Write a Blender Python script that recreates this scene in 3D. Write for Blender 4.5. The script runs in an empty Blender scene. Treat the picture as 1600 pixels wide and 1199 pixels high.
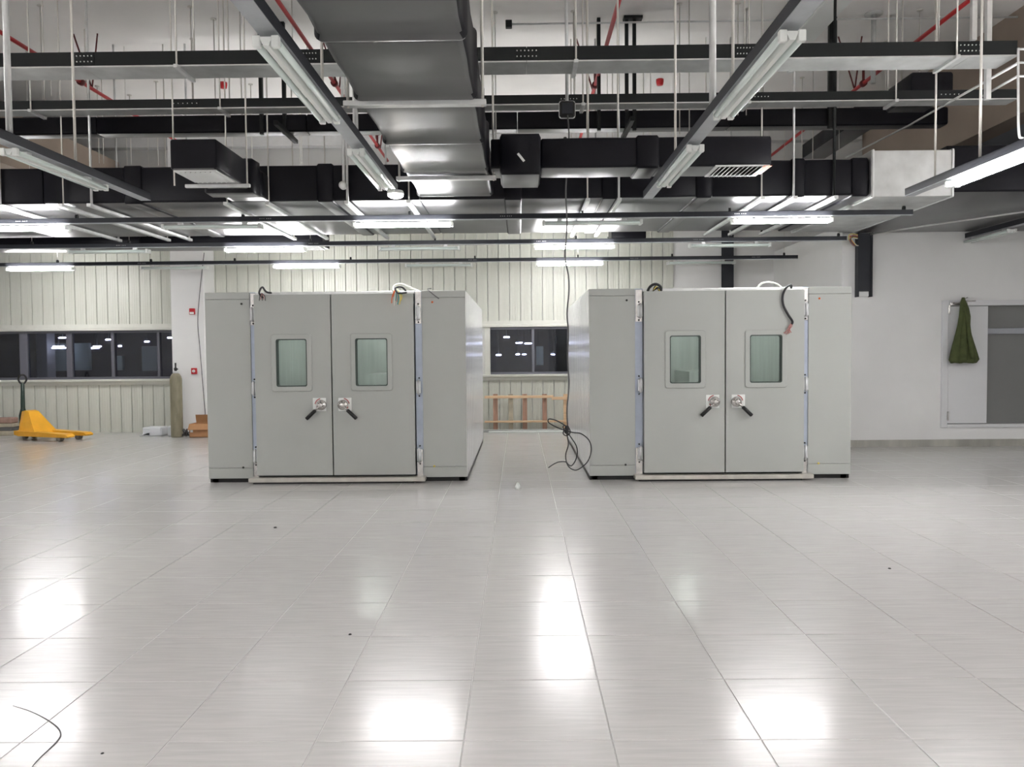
import bpy, math, random
from mathutils import Vector, Matrix
random.seed(7)
C = bpy.context.scene.collection
PI = math.pi
# ------------------------------------------------------------------ camera
F, PITCH, YAW, ROLL, H = 1252.7, .0382, .0095, -.0088, 1.566
_f = Vector((-math.sin(YAW)*math.cos(PITCH), math.cos(YAW)*math.cos(PITCH), -math.sin(PITCH)))
_r = Vector((math.cos(YAW), math.sin(YAW), 0)); _u = _r.cross(_f)
_R = _r*math.cos(ROLL) + _u*math.sin(ROLL); _U = -_r*math.sin(ROLL) + _u*math.cos(ROLL)
cam = bpy.data.objects.new('camera', bpy.data.cameras.new('camera')); C.objects.link(cam)
m = Matrix.Identity(4)
for i in range(3):
    m[i][0] = _R[i]; m[i][1] = _U[i]; m[i][2] = -_f[i]
m[0][3], m[1][3], m[2][3] = 0, 0, H
cam.matrix_world = m
cam.data.sensor_width = 36; cam.data.lens = F/1600*36; cam.data.clip_start = .02
bpy.context.scene.camera = cam
# ------------------------------------------------------------------ world, exposure
w = bpy.data.worlds.new('night'); bpy.context.scene.world = w; w.use_nodes = True
w.node_tree.nodes['Background'].inputs[0].default_value = (.012, .014, .03, 1)
w.node_tree.nodes['Background'].inputs[1].default_value = .02
vs = bpy.context.scene.view_settings
vs.view_transform = 'Standard'; vs.look = 'None'; vs.gamma = 1; vs.use_curve_mapping = False
vs.exposure = 2.58
TUBE = 20.5            # radiance of a lit fluorescent tube

# ------------------------------------------------------------------ survey helpers (where a sight line meets a plane)
def _ray(x, y): return _R*((x-800)/F) + _U*((599.5-y)/F) + _f
def AY(x, y, Y):
    d = _ray(x, y); t = Y/d.y; return Vector((d.x*t, Y, H+d.z*t))
def AZ(x, y, Z):
    d = _ray(x, y); t = (Z-H)/d.z; return Vector((d.x*t, d.y*t, Z))

# ------------------------------------------------------------------ materials
def mat(name, col, rough=.5, metal=0, spec=.5, var=0, vscale=8, bump=0, bscale=60, stretch=(1,1,1), col2=None, emit=None, estr=0, trans=0, ior=1.45, alpha=1, coat=0):
    M = bpy.data.materials.new(name); M.use_nodes = True; n = M.node_tree.nodes; l = M.node_tree.links
    p = n['Principled BSDF']
    p.inputs['Base Color'].default_value = (*col, 1); p.inputs['Roughness'].default_value = rough
    p.inputs['Metallic'].default_value = metal; p.inputs['Specular IOR Level'].default_value = spec
    p.inputs['Transmission Weight'].default_value = trans; p.inputs['IOR'].default_value = ior
    if coat: p.inputs['Coat Weight'].default_value = coat; p.inputs['Coat Roughness'].default_value = .1
    if emit: p.inputs['Emission Color'].default_value = (*emit, 1); p.inputs['Emission Strength'].default_value = estr
    if var or bump or col2:
        tc = n.new('ShaderNodeTexCoord'); mp = n.new('ShaderNodeMapping'); mp.inputs['Scale'].default_value = stretch
        l.new(tc.outputs['Object'], mp.inputs[0])
        if var or col2:
            nz = n.new('ShaderNodeTexNoise'); nz.inputs['Scale'].default_value = vscale; nz.inputs['Detail'].default_value = 5
            l.new(mp.outputs[0], nz.inputs['Vector'])
            mx = n.new('ShaderNodeMix'); mx.data_type = 'RGBA'
            c2 = col2 or tuple(min(1, c*(1+var)) for c in col); c1 = col if col2 else tuple(c*(1-var) for c in col)
            mx.inputs[6].default_value = (*c1, 1); mx.inputs[7].default_value = (*c2, 1)
            mr = n.new('ShaderNodeMapRange'); mr.inputs[1].default_value = .3; mr.inputs[2].default_value = .7
            l.new(nz.outputs['Fac'], mr.inputs[0]); l.new(mr.outputs[0], mx.inputs[0]); l.new(mx.outputs[2], p.inputs['Base Color'])
        if bump:
            nb = n.new('ShaderNodeTexNoise'); nb.inputs['Scale'].default_value = bscale; nb.inputs['Detail'].default_value = 3
            l.new(mp.outputs[0], nb.inputs['Vector'])
            b = n.new('ShaderNodeBump'); b.inputs['Strength'].default_value = bump; b.inputs['Distance'].default_value = .01
            l.new(nb.outputs['Fac'], b.inputs['Height']); l.new(b.outputs[0], p.inputs['Normal'])
    return M
M = {}
M['tile'] = mat('floor_laminate', (.52,.51,.495), .24, var=.07, vscale=2.5, bump=.045, bscale=6, stretch=(1.2,16,1), spec=.3, coat=.36)
M['tile'].node_tree.nodes['Principled BSDF'].inputs['Coat Roughness'].default_value = .155
M['grout'] = mat('joint_filler', (.62,.62,.60), .5)
M['plaster'] = mat('white_plaster', (.78,.78,.765), .85, var=.03, vscale=1.3, bump=.05, bscale=30)
M['ceil'] = mat('ceiling_plaster', (.84,.82,.79), .9, var=.06, vscale=.7, bump=.05, bscale=12)
M['tan'] = mat('tan_plaster', (.38,.31,.255), .85, var=.06, vscale=1)
M['soffit'] = mat('grey_soffit', (.36,.37,.40), .85, var=.05, vscale=1)
M['panel'] = mat('cream_wall_panel', (.58,.59,.52), .38, var=.04, vscale=1.5, bump=.03, bscale=20, stretch=(8,1,.3))
M['trim'] = mat('cream_window_trim', (.62,.62,.56), .4, var=.03)
M['frame'] = mat('grey_aluminium', (.16,.16,.19), .35, metal=.4)
M['glass'] = mat('window_glass', (.55,.6,.75), .03, trans=1, ior=1.5)
M['paint'] = mat('chamber_paint', (.415,.43,.405), .33, var=.02, vscale=1.2, bump=.02, bscale=140)
M['sidepaint'] = mat('chamber_side_steel', (.72,.73,.73), .2, metal=.1, var=.03)
M['black'] = mat('black_steel', (.012,.012,.012), .45)
M['darkseam'] = mat('dark_gasket', (.03,.032,.03), .6)
M['film'] = mat('blue_protective_film', (.42,.47,.56), .3, metal=.3, var=.08, vscale=6)
M['steel'] = mat('brushed_steel', (.62,.60,.58), .25, metal=.9, var=.15, vscale=20)
M['hinge'] = mat('cast_hinge', (.66,.67,.68), .35, metal=.6)
M['sill'] = mat('sill_aluminium', (.55,.53,.48), .35, metal=.5, var=.1, vscale=10)
M['cglass'] = mat('green_glass', (.84,.90,.87), .04, trans=1, ior=1.45)
M['inner'] = mat('chamber_inner_lining', (.56,.58,.56), .4, metal=.3, var=.08, stretch=(6,6,.4), vscale=3)
M['rubber'] = mat('black_foam_insulation', (.006,.006,.009), .42, spec=.2, var=.25, vscale=3, bump=.22, bscale=5)
M['rubberu'] = mat('insulation_painted_sheen', (.016,.016,.018), .42, spec=.8, var=.25, vscale=3, bump=.12, bscale=5, coat=.8)  # duct undersides: lighter, glossier foam copy with reflected light put into the material
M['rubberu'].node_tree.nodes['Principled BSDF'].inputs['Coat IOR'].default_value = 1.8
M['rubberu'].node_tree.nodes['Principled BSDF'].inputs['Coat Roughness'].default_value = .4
M['galv'] = mat('galvanised_sheet', (.55,.56,.55), .5, metal=.75, var=.12, vscale=5)
M['galvw'] = mat('galvanised_strut', (.66,.67,.66), .4, metal=.5, var=.1, vscale=9)
M['rod'] = mat('zinc_rod', (.66,.64,.59), .45, metal=.35)
M['tray'] = mat('dark_tray_paint', (.014,.016,.016), .5, spec=.25, var=.1, vscale=4)
M['chan'] = mat('dark_channel_paint', (.03,.032,.038), .45, spec=.3, var=.1, vscale=4)
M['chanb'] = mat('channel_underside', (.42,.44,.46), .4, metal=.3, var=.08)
M['white'] = mat('white_enamel', (.78,.80,.77), .35)
M['tube_off'] = mat('tube_glass_off', (.72,.80,.76), .15)
M['tube_on'] = mat('tube_glass_lit', (.9,.9,.9), .3, emit=(1.0,.985,1.0), estr=TUBE)
M['disc_on'] = mat('lit_diffuser', (.9,.9,.9), .3, emit=(1.0,.93,.86), estr=12)
M['red'] = mat('red_pipe_paint', (.50,.02,.025), .4)
M['darkred'] = mat('dark_red_fitting', (.12,.015,.015), .5)
M['grille'] = mat('white_grille', (.75,.76,.75), .4)
M['grey'] = mat('grey_roller_door', (.19,.19,.185), .5, var=.06, vscale=1)
M['skirt'] = mat('steel_skirting', (.42,.41,.37), .35, metal=.5, var=.2, vscale=4, stretch=(1,1,.2))
M['doorw'] = mat('white_door_paint', (.68,.685,.69), .4)
M['olive'] = mat('olive_cloth', (.07,.085,.03), .9, var=.25, vscale=10, bump=.3, bscale=50)
M['yellow'] = mat('yellow_truck_paint', (.85,.42,.03), .4, var=.08, vscale=6)
M['wheel'] = mat('grey_wheel', (.20,.19,.17), .5)
M['dkgreen'] = mat('dark_green_metal', (.012,.03,.02), .4)
M['gas'] = mat('gas_cylinder_paint', (.20,.185,.12), .5, col2=(.30,.27,.19), vscale=7, stretch=(2,2,.6))
M['card'] = mat('cardboard', (.42,.22,.10), .8, var=.1, vscale=7)
M['cardin'] = mat('cardboard_inside', (.30,.15,.07), .85)
M['film2'] = mat('white_wrapping', (.68,.70,.72), .3, bump=.5, bscale=14)
M['wood'] = mat('pale_wood', (.74,.52,.32), .6, var=.18, vscale=6, stretch=(.5,1,6))
M['wood2'] = mat('brown_wood', (.42,.25,.18), .65, var=.25, vscale=6, stretch=(6,1,.5))
M['woodb'] = mat('weathered_wood', (.46,.41,.31), .7, var=.25, vscale=6)
M['cable'] = mat('black_cable', (.02,.02,.022), .45)
M['gcable'] = mat('grey_cable', (.10,.10,.10), .5)
M['wcable'] = mat('white_cable', (.75,.76,.70), .4)
M['alarm'] = mat('alarm_red', (.5,.02,.03), .35)
M['teal'] = mat('teal_wire', (.03,.30,.28), .4)
M['orange'] = mat('orange_wire', (.75,.16,.04), .4)
M['yell'] = mat('yellow_wire', (.75,.60,.12), .4)
M['pink'] = mat('copper_wire', (.45,.20,.18), .4)
M['conc'] = mat('painted_concrete', (.62,.62,.61), .85, var=.03)
M['label_red'] = mat('red_print', (.42,.10,.10), .5)

# ------------------------------------------------------------------ mesh builder
class MB:
    def __init__(s): s.v=[]; s.f=[]; s.sm=[]
    def add(s, vs_, fs, smooth=False):
        b=len(s.v); s.v += [tuple(v) for v in vs_]; s.f += [tuple(i+b for i in f) for f in fs]; s.sm += [smooth]*len(fs); return s
    def box(s, x0,x1,y0,y1,z0,z1, M_=None):
        vs_=[Vector((x,y,z)) for x in (x0,x1) for y in (y0,y1) for z in (z0,z1)]
        if M_: vs_=[M_@v for v in vs_]
        return s.add(vs_, [(0,1,3,2),(4,6,7,5),(0,4,5,1),(2,3,7,6),(0,2,6,4),(1,5,7,3)])
    def bbox(s, x0,x1,y0,y1,z0,z1, b=.004, M_=None):
        # box with chamfered edges
        vs_=[]; idx={}
        for i,(x,sx) in enumerate(((x0,1),(x1,-1))):
            for j,(y,sy) in enumerate(((y0,1),(y1,-1))):
                for k,(z,sz) in enumerate(((z0,1),(z1,-1))):
                    for a,p in enumerate(((x,y+sy*b,z+sz*b),(x+sx*b,y,z+sz*b),(x+sx*b,y+sy*b,z))):
                        idx[i,j,k,a]=len(vs_); vs_.append(Vector(p))
        if M_: vs_=[M_@v for v in vs_]
        g=lambda i,j,k,a: idx[i,j,k,a]; fs=[]
        for i in (0,1):
            q=[g(i,0,0,0),g(i,0,1,0),g(i,1,1,0),g(i,1,0,0)]; fs.append(q if i==0 else q[::-1])
            q=[g(0,i,0,1),g(1,i,0,1),g(1,i,1,1),g(0,i,1,1)]; fs.append(q if i==0 else q[::-1])
            q=[g(0,0,i,2),g(0,1,i,2),g(1,1,i,2),g(1,0,i,2)]; fs.append(q if i==0 else q[::-1])
        for i in (0,1):
            for j in (0,1):
                fs.append([g(i,j,0,0),g(i,j,1,0),g(i,j,1,1),g(i,j,0,1)])
                fs.append([g(i,0,j,0),g(i,1,j,0),g(i,1,j,2),g(i,0,j,2)])
                fs.append([g(0,i,j,1),g(1,i,j,1),g(1,i,j,2),g(0,i,j,2)])
                for k in (0,1): fs.append([g(i,j,k,0),g(i,j,k,1),g(i,j,k,2)])
        return s.add(vs_, fs)
    def rings(s, rings, smooth=True, caps=True, closed=True):
        n=len(rings[0]); b=len(s.v); fs=[]
        for k in range(len(rings)-1):
            for i in range(n if closed else n-1):
                j=(i+1)%n; fs.append((k*n+i,k*n+j,(k+1)*n+j,(k+1)*n+i))
        s.add([p for r in rings for p in r], fs, smooth)
        if caps:
            m_=(len(rings)-1)*n
            s.f.append(tuple(b+i for i in range(n-1,-1,-1))); s.f.append(tuple(b+m_+i for i in range(n))); s.sm += [False,False]
        return s
    def tube(s, pts, r, n=8, smooth=True, caps=True):
        pts=[Vector(p) for p in pts]; rs=[]; up=None
        for i,p in enumerate(pts):
            t=(pts[min(i+1,len(pts)-1)]-pts[max(i-1,0)]).normalized()
            if up is None: up=Vector((0,0,1)) if abs(t.z)<.9 else Vector((1,0,0))
            a=(up-t*up.dot(t)).normalized(); up=a; b=t.cross(a); rr=r[i] if isinstance(r,(list,tuple)) else r
            rs.append([p+a*math.cos(2*PI*k/n)*rr+b*math.sin(2*PI*k/n)*rr for k in range(n)])
        return s.rings(rs, smooth, caps)
    def lathe(s, prof, c=(0,0,0), n=20, axis='z'):
        c=Vector(c); rs=[]
        for r,h in prof:
            ring=[]
            for k in range(n):
                a=2*PI*k/n; x,y=math.cos(a)*r,math.sin(a)*r
                ring.append(c+(Vector((x,y,h)) if axis=='z' else Vector((x,h,y)) if axis=='y' else Vector((h,x,y))))
            rs.append(ring)
        return s.rings(rs)
    def prism(s, poly, y0, y1, M_=None):
        # poly in (x,z), extruded in y
        n=len(poly); vs_=[Vector((x,y,z)) for y in (y0,y1) for x,z in poly]
        if M_: vs_=[M_@v for v in vs_]
        return s.add(vs_, [tuple(range(n)),tuple(range(2*n-1,n-1,-1))]+[(i,(i+1)%n+0,(i+1)%n+n,i+n)[::-1] for i in range(n)])
    def mesh(s, name, m_):
        me=bpy.data.meshes.new(name); me.from_pydata(s.v,[],s.f); me.polygons.foreach_set('use_smooth', s.sm)
        for q in (m_ if isinstance(m_,(list,tuple)) else [m_]): me.materials.append(q)
        me.validate(); me.update()
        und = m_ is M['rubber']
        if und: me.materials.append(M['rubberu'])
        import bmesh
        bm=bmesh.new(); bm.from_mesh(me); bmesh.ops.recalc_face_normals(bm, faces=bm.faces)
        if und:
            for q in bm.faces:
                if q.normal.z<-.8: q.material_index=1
        bm.to_mesh(me); bm.free()
        return me
    def obj(s, name, m_, parent=None, label=None, cat=None, group=None, kind=None):
        o=bpy.data.objects.new(name, s.mesh(name, m_)); C.objects.link(o); o.parent=parent
        return tag(o,label,cat,group,kind)
def tag(o,label=None,cat=None,group=None,kind=None):
    if label: o['label']=label
    if cat: o['category']=cat
    if group: o['group']=group
    if kind: o['kind']=kind
    return o
def thing(name, label, cat, loc=(0,0,0), rz=0, group=None):
    o=bpy.data.objects.new(name,None); C.objects.link(o); o.location=loc; o.rotation_euler=(0,0,rz); o.empty_display_size=.1
    return tag(o,label,cat,group)
def inst(src, parent, loc=None, name=None):
    c=src.copy(); C.objects.link(c); c.parent=parent
    if loc is not None: c.location=loc
    return c
def B(): return MB()
def smooth_path(pts, k=6):
    pts=[Vector(p) for p in pts]; out=[]
    for i in range(len(pts)-1):
        p0=pts[max(i-1,0)]; p1=pts[i]; p2=pts[i+1]; p3=pts[min(i+2,len(pts)-1)]
        for j in range(k):
            t=j/k; out.append(.5*((2*p1)+(p2-p0)*t+(2*p0-5*p1+4*p2-p3)*t*t+(3*p1-p0-3*p2+p3)*t**3))
    out.append(pts[-1]); return out
def rrect(x0,x1,z0,z1,r=.03,n=3):
    pts=[]
    for cx,cz,a0 in ((x1-r,z0+r,-PI/2),(x1-r,z1-r,0),(x0+r,z1-r,PI/2),(x0+r,z0+r,PI)):
        for k in range(n+1):
            a=a0+PI/2*k/n; pts.append((cx+math.cos(a)*r, cz+math.sin(a)*r))
    return pts

# ================================================================== ROOM
CEIL=6.25; BY=16.35; RX=5.17; RY=12.92; XL=-12.5; XR=9.6; YB=-7.0
# ---- floor: laid tiles
T=.6; GX=-1.4768+.012*3.18; GY=3.182-.6
fl=B().box(XL,XR,YB,BY+.3,-.05,-.0035).obj('floor', M['grout'], kind='structure')
def tile_bm(bx,by,tw=T-.005):
    b=.0012; rx,ry=[random.uniform(-.0009,.0009) for _ in range(2)]
    return bx,by
tb=B(); h=T/2-.0022; c_=.0015
tb.rings([[(-h,-h,-.003),(h,-h,-.003),(h,h,-.003),(-h,h,-.003)],[(-h,-h,-c_),(h,-h,-c_),(h,h,-c_),(-h,h,-c_)],[(-h+c_,-h+c_,0),(h-c_,-h+c_,0),(h-c_,h-c_,0),(-h+c_,h-c_,0)]],smooth=False)
tile_me=tb.mesh('floor_tile', M['tile'])
tiles=[]
i0=int((XL-GX)/T)-1
for iy in range(-17,24):
    for ix in range(-20,20):
        cx=GX+(ix+.5)*T; cy=GY+(iy+.5)*T
        if cx-T/2<XL-.01 or cx+T/2>XR+.01 or cy-T/2<YB-.1 or cy+T/2>BY+.25: continue
        tiles.append((cx,cy))
def in_view(cx,cy): return cy>2.3 and abs(cx)<cy*.66+.35
vis=sorted([t for t in tiles if in_view(*t)], key=lambda t:t[1])[:290]
vset=set(vis); far=B()
for (cx,cy) in tiles:
    rx,ry=random.gauss(0,.0006),random.gauss(0,.0009)
    if (cx,cy) in vset:
        o=bpy.data.objects.new('floor_tile',tile_me); C.objects.link(o); o.parent=fl; o.location=(cx,cy,0); o.rotation_euler=(rx,ry,0)
    else:
        far.add([Vector((cx+v[0],cy+v[1],v[2]+rx*v[1]-ry*v[0])) for v in tb.v], tb.f)
far.obj('distant_floor_tiles', M['tile'], fl, kind='stuff')

B().box(XL,XR,YB,BY+.3,CEIL,CEIL+.2).obj('ceiling', M['ceil'], kind='structure')
B().box(XL,XR,YB-.2,YB,0,CEIL).obj('wall_front', M['plaster'], kind='structure')
B().box(XL-.2,XL,YB,BY+.3,0,CEIL).obj('wall_left', M['plaster'], kind='structure')
B().box(XR,XR+.2,YB,BY+.3,0,CEIL).obj('wall_right', M['plaster'], kind='structure')
# back wall: openings for two windows, panelled part left of x=3.16
PXE=AY(1053,420,BY).x
wl0=-11.9; wl1=AY(271,550,BY).x; wc0=AY(757,550,BY).x; wc1=AY(930,550,BY).x
wz1=AY(150,517,BY).z; wz0=AY(150,593,BY).z; cz1=AY(820,511,BY).z; cz0=AY(820,585,BY).z
wb=B()
def wallpiece(x0,x1,z0,z1): wb.box(x0,x1,BY+.05,BY+.3,z0,z1)
wallpiece(XL,wl0,0,CEIL); wallpiece(wl0,wl1,0,wz0); wallpiece(wl0,wl1,wz1,CEIL); wallpiece(wl1,wc0,0,CEIL)
wallpiece(wc0,wc1,0,cz0); wallpiece(wc0,wc1,cz1,CEIL); wallpiece(wc1,XR,0,CEIL)
wall_back=wb.obj('wall_back', M['plaster'], kind='structure')
PW=.222; PTOP=4.3
def panel_mesh(z0,z1):
    # a standing-seam panel: flat pan with two shallow ribs and a rolled edge
    prof=[(0,.05),(0,.004),(.006,.0),(.060,.0),(.064,.0025),(.068,.0),(.104,.0),(.108,.0025),(.112,.0),(.150,.0),(.154,.0025),(.158,.0),(.205,.0),(.211,.004),(.211,.05)]
    b=B(); b.rings([[(x,y,z0) for x,y in prof],[(x,y,z1) for x,y in prof]],smooth=False,caps=False,closed=False)
    return b.mesh('wall_panel', M['panel'])
cache={}
x=PXE-PW
while x>XL:
    spans=[]
    if x+PW<=wl1+.1 and x>wl0-.1: spans=[(0,wz0),(wz1,PTOP)]
    elif x+PW>wc0 and x<wc1: spans=[(0,cz0),(cz1,PTOP)]
    else: spans=[(0,PTOP)]
    for s_ in spans:
        if s_ not in cache: cache[s_]=panel_mesh(*s_)
        o=bpy.data.objects.new('wall_panel',cache[s_]); C.objects.link(o); o.parent=wall_back; o.location=(x,BY,0)
    x-=PW
# beam lines on the upper back wall
for i,(z0,z1,t) in enumerate(((4.45,5.2,.30),(5.75,5.95,.18))):
    B().box(XL,PXE+3.7,BY-t,BY+.05,z0,z1).obj('trim_%d'%(i+1), M['conc'], kind='structure')
# concrete ceiling beams across the hall
for i,yb in enumerate((-4.0,2.6,9.7)):
    B().box(XL,XR,yb,yb+.35,CEIL-.28,CEIL).obj('trim_%d'%(i+3), M['ceil'], kind='structure')
# tan side beams and the lower soffits beyond them
B().box(6.93,7.3,YB,BY,4.8,CEIL).obj('trim_6', M['tan'], kind='structure')
B().box(7.3,XR,YB,BY,4.83,5.0).obj('trim_7', M['soffit'], kind='structure')
B().box(-8.45,-8.1,YB,BY,4.62,5.5).obj('trim_8', M['tan'], kind='structure')
B().box(XL,-8.45,YB,BY,4.66,4.8).obj('trim_9', M['soffit'], kind='structure')
# right partition with door opening
dz0=AY(1540,666,RY).z; dz1=AY(1540,472,RY).z; dx0=AY(1473,570,RY).x; dx1=dx0+2.0; PT=3.46
rw=B(); rw.box(RX,dx0,RY,RY+.15,0,PT); rw.box(dx0,dx1,RY,RY+.15,0,dz0); rw.box(dx0,dx1,RY,RY+.15,dz1,PT); rw.box(dx1,XR,RY,RY+.15,0,PT)
rw.box(RX,RX+.15,RY+.15,BY+.05,0,PT); rw.box(RX,XR,RY,BY,PT,PT+.1)
rw.obj('wall_partition', M['plaster'], kind='structure')
B().box(RX-.0,XR,RY-.02,RY,0,AY(1450,687,RY).z).obj('baseboard_right', M['skirt'], kind='structure')
# white column by the left window
cx0=AY(270,600,15.8).x; cx1=AY(322,600,15.8).x
B().bbox(cx0,cx1,15.8,BY+.05,0,CEIL,.01).obj('wall_column', M['plaster'], kind='structure')

# ---- windows
def window(name, x0,x1,z0,z1, mulls, left_post=0):
    w=B(); t=.045; yy=BY+.06
    w.box(x0,x1,yy,yy+.08,z1-t,z1); w.box(x0,x1,yy,yy+.08,z0,z0+t); w.box(x0,x0+t,yy,yy+.08,z0+t,z1-t); w.box(x1-t,x1,yy,yy+.08,z0+t,z1-t)
    o=w.obj(name, M['frame'], kind='structure')
    xs=[x0+t]
    for a,b in mulls:
        B().bbox(a,b,yy-.01,yy+.09,z0+t,z1-t,.004).obj('mullion', M['frame'], o); xs+= [a,b]
    xs.append(x1-t)
    for k in range(0,len(xs),2):
        if xs[k+1]-xs[k]>.05: B().box(xs[k]+.001,xs[k+1]-.001,yy+.04,yy+.048,z0+t,z1-t).obj('pane', M['glass'], o)
    s=B(); s.bbox(x0-.05,x1+.0,BY-.10,BY+.06,z0-.045,z0,.006); s.box(x0-.05,x1,BY-.04,BY+.02,z0-.12,z0-.045); s.obj('window_sill', M['trim'], o)
    s=B(); s.bbox(x0-.05,x1,BY-.06,BY+.06,z1,z1+.05,.006); s.box(x0-.05,x1,BY-.02,BY+.02,z1+.05,z1+.13); s.obj('window_head', M['trim'], o)
    if left_post: B().bbox(x0,x0+left_post,BY+.0,BY+.07,z0,z1,.004).obj('jamb', M['trim'], o)
    return o
X=lambda px: AY(px,555,BY+.06).x
window('window_1', wl0, wl1, wz0, wz1, [(X(-96),X(-90)),(X(31),X(43)),(X(104),X(113)),(X(174),X(179)),(X(246),X(250))])
window('window_2', wc0, wc1, cz0, cz1, [(X(831),X(835)),(X(905),X(909))], left_post=X(766)-X(757))


# ---- the unlit hall beyond the windows
AYY=26.0
def apx(px,py,Y=AYY): return AY(px,py,Y)
M['annexw']=mat('annex_wall',(.10,.085,.11),.8,var=.1,vscale=1); M['annexd']=mat('annex_dark',(.02,.02,.03),.8)
M['board']=mat('pale_board',(.60,.72,.68),.4); M['dimlamp']=mat('annex_lamp',(.9,.9,.9),.3,emit=(.85,.85,1),estr=5)
b=B(); b.box(-26,12,BY+.31,AYY+.2,-.1,0); b.box(-26,12,AYY,AYY+.2,0,4.2); b.box(-26,12,BY+.31,AYY+.2,4.2,4.3); b.box(-26.2,-26,BY+.31,AYY+.2,0,4.2); b.box(12,12.2,BY+.31,AYY+.2,0,4.2)
b.obj('wall_annex',M['annexw'],kind='structure')
def panel_(nm,label,cat,x0,x1,y0,y1,Y,m_,d=.12):
    a=AY(x0,y1,Y); c=AY(x1,y0,Y); t=thing(nm,label,cat); B().bbox(a.x,c.x,Y,Y+d,a.z,c.z,.01).obj('body',M[m_],t); return t
panel_('hall_pillar','pale pinkish pillar seen through the left window','pillar',58,72,500,600,22,'conc',.4)
panel_('hall_partition','pale greenish partition right of the pillar seen through the left window','partition',74,103,536,580,23,'board')
panel_('hall_board','bright greenish board seen through the second clear pane of the left window','board',115,139,536,579,21,'board')
panel_('hall_cabinet','narrow bright panel seen through the left window before its last mullion','panel',183,191,556,579,20,'board')
panel_('hall_screen','dim bluish screen wall in the last wide pane of the left window','screen',222,245,541,580,23,'board')
panel_('hall_screen','small teal panel seen through the centre window, right of its mullion','screen',838,849,541,571,24,'board')
panel_('hall_pillar','lilac pillar seen at the right side of the centre window','pillar',868,886,500,600,20,'annexw',.4)
for i,(x0,x1,y) in enumerate(((92,104,528),(81,103,544),(83,100,541.5),(141,155,544),(146,158,541.5),(165,175,531),(185,190,541),(226,233,534),(262,270,528),(787,796,527),(806,816,536),(820,832,537),(806,812,554),(816,822,554),(775,783,555),(861,868,554))):
    Y=19.5+(i%4)*1.3; a=AY(x0,y,Y); c=AY(x1,y,Y)
    wh=('above the pale partition, upper','below the upper one, left and longer','just over the longer one, shorter','right of the big pale board, lower','right of the big pale board, a little higher','just left of the third mullion, high up','on top of the narrow bright panel','alone above the bluish screen','at the far right end beside the column','upper left of the centre window','upper middle, left of the centre mullion','upper middle, touching the centre mullion','low middle, left one','low middle, right one','lower left corner','low, right of the centre mullion')[i]
    t=thing('hall_lamp','tiny lit lamp beyond the '+('left' if x0<300 else 'centre')+' window, '+wh,'lamp',group='lamps beyond the '+('left' if x0<300 else 'centre')+' window')
    B().tube([a,(c.x,Y,a.z)],.013,8).obj('tube',M['dimlamp'],t); B().tube([((a.x+c.x)/2,Y,0) and ((a.x+c.x)/2,Y,a.z),((a.x+c.x)/2,Y,4.2)],.006,5).obj('cord',M['black'],t)

# ---- door on the right
f=B(); fw=.07
f.bbox(dx0-.03,dx0+fw,RY-.03,RY+.16,dz0-.02,dz1+.03,.006); f.box(dx1-fw,dx1,RY-.03,RY+.16,dz0,dz1); f.box(dx0+fw,dx1-fw,RY-.03,RY+.16,dz1-.055,dz1+.03); f.box(dx0+fw,dx1-fw,RY-.03,RY+.16,dz0-.02,dz0+.035)
dr=f.obj('door_1', M['doorw'], kind='structure')
lx1=AY(1543,570,RY).x
B().bbox(dx0+fw+.01,lx1,RY+.0,RY+.045,dz0+.045,dz1-.065,.006).obj('door_leaf', M['doorw'], dr)
B().box(lx1+.02,dx1-fw,RY+.10,RY+.14,dz0+.04,dz1-.06).obj('shutter_panel', M['grey'], dr)
B().bbox(lx1+.02,dx1-fw,RY+.06,RY+.10,AY(1570,522,RY+.1).z,AY(1570,513,RY+.1).z,.006).obj('shutter_rail', M['soffit'], dr)
for yy in (484,650):
    z=AY(1477,yy,RY).z; B().bbox(dx0+.06,dx0+.09,RY-.045,RY-.0,z-.07,z+.07,.004).obj('door_hinge', M['steel'], dr)
a=AY(1482,473,RY); 
c=B(); c.bbox(a.x,a.x+.28,RY-.06,RY,a.z-.05,a.z+.0,.008); c.tube([(a.x+.05,RY-.07,a.z-.02),(a.x+.2,RY-.16,a.z+.01),(a.x+.4,RY-.05,a.z+.02)],.009)
c.obj('door_closer', M['steel'], dr)
# jacket
jk=B(); rs=[]
for (y,xa,xb) in ((465,1503,1506),(472,1500,1509),(482,1499,1513),(495,1498,1515),(508,1496,1514),(522,1493,1515),(538,1489,1519),(552,1486,1522),(562,1484,1524),(567,1487,1521)):
    pa=AY(xa,y,RY-.14); pb=AY(xb,y,RY-.14); cx=(pa.x+pb.x)/2; hw=(pb.x-pa.x)/2; ring=[]
    k=(y-465)/100
    for i in range(40):
        t=2*PI*i/40; fold=1+.22*k*math.sin(t*7+k*2)+.12*k*math.sin(t*3+1)
        ring.append((cx+hw*math.cos(t)*fold, RY-.15-(.03+.05*k)*math.sin(t)*(1+.5*k*math.sin(t*9)), pa.z+.012*k*math.sin(t*5)))
    rs.append(ring)
jk.rings(rs)
jt=thing('jacket','olive green jacket hanging on the white door','jacket',(0,0,0)); jk.obj('cloth',M['olive'],jt)
a=AY(1512,535,RY-.2); s_=B(); 
s_.tube(smooth_path([AY(1507,480,RY-.19),AY(1512,505,RY-.21),AY(1516,535,RY-.22),AY(1520,560,RY-.20)]),[.02+.025*i/18 for i in range(19)],10); s_.obj('sleeve',M['olive'],jt)
B().tube([(AY(1504,468,RY).x,RY,AY(1504,468,RY).z),(AY(1504,468,RY).x,RY-.14,AY(1504,466,RY).z)],.008).obj('hook',M['steel'],jt)

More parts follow.
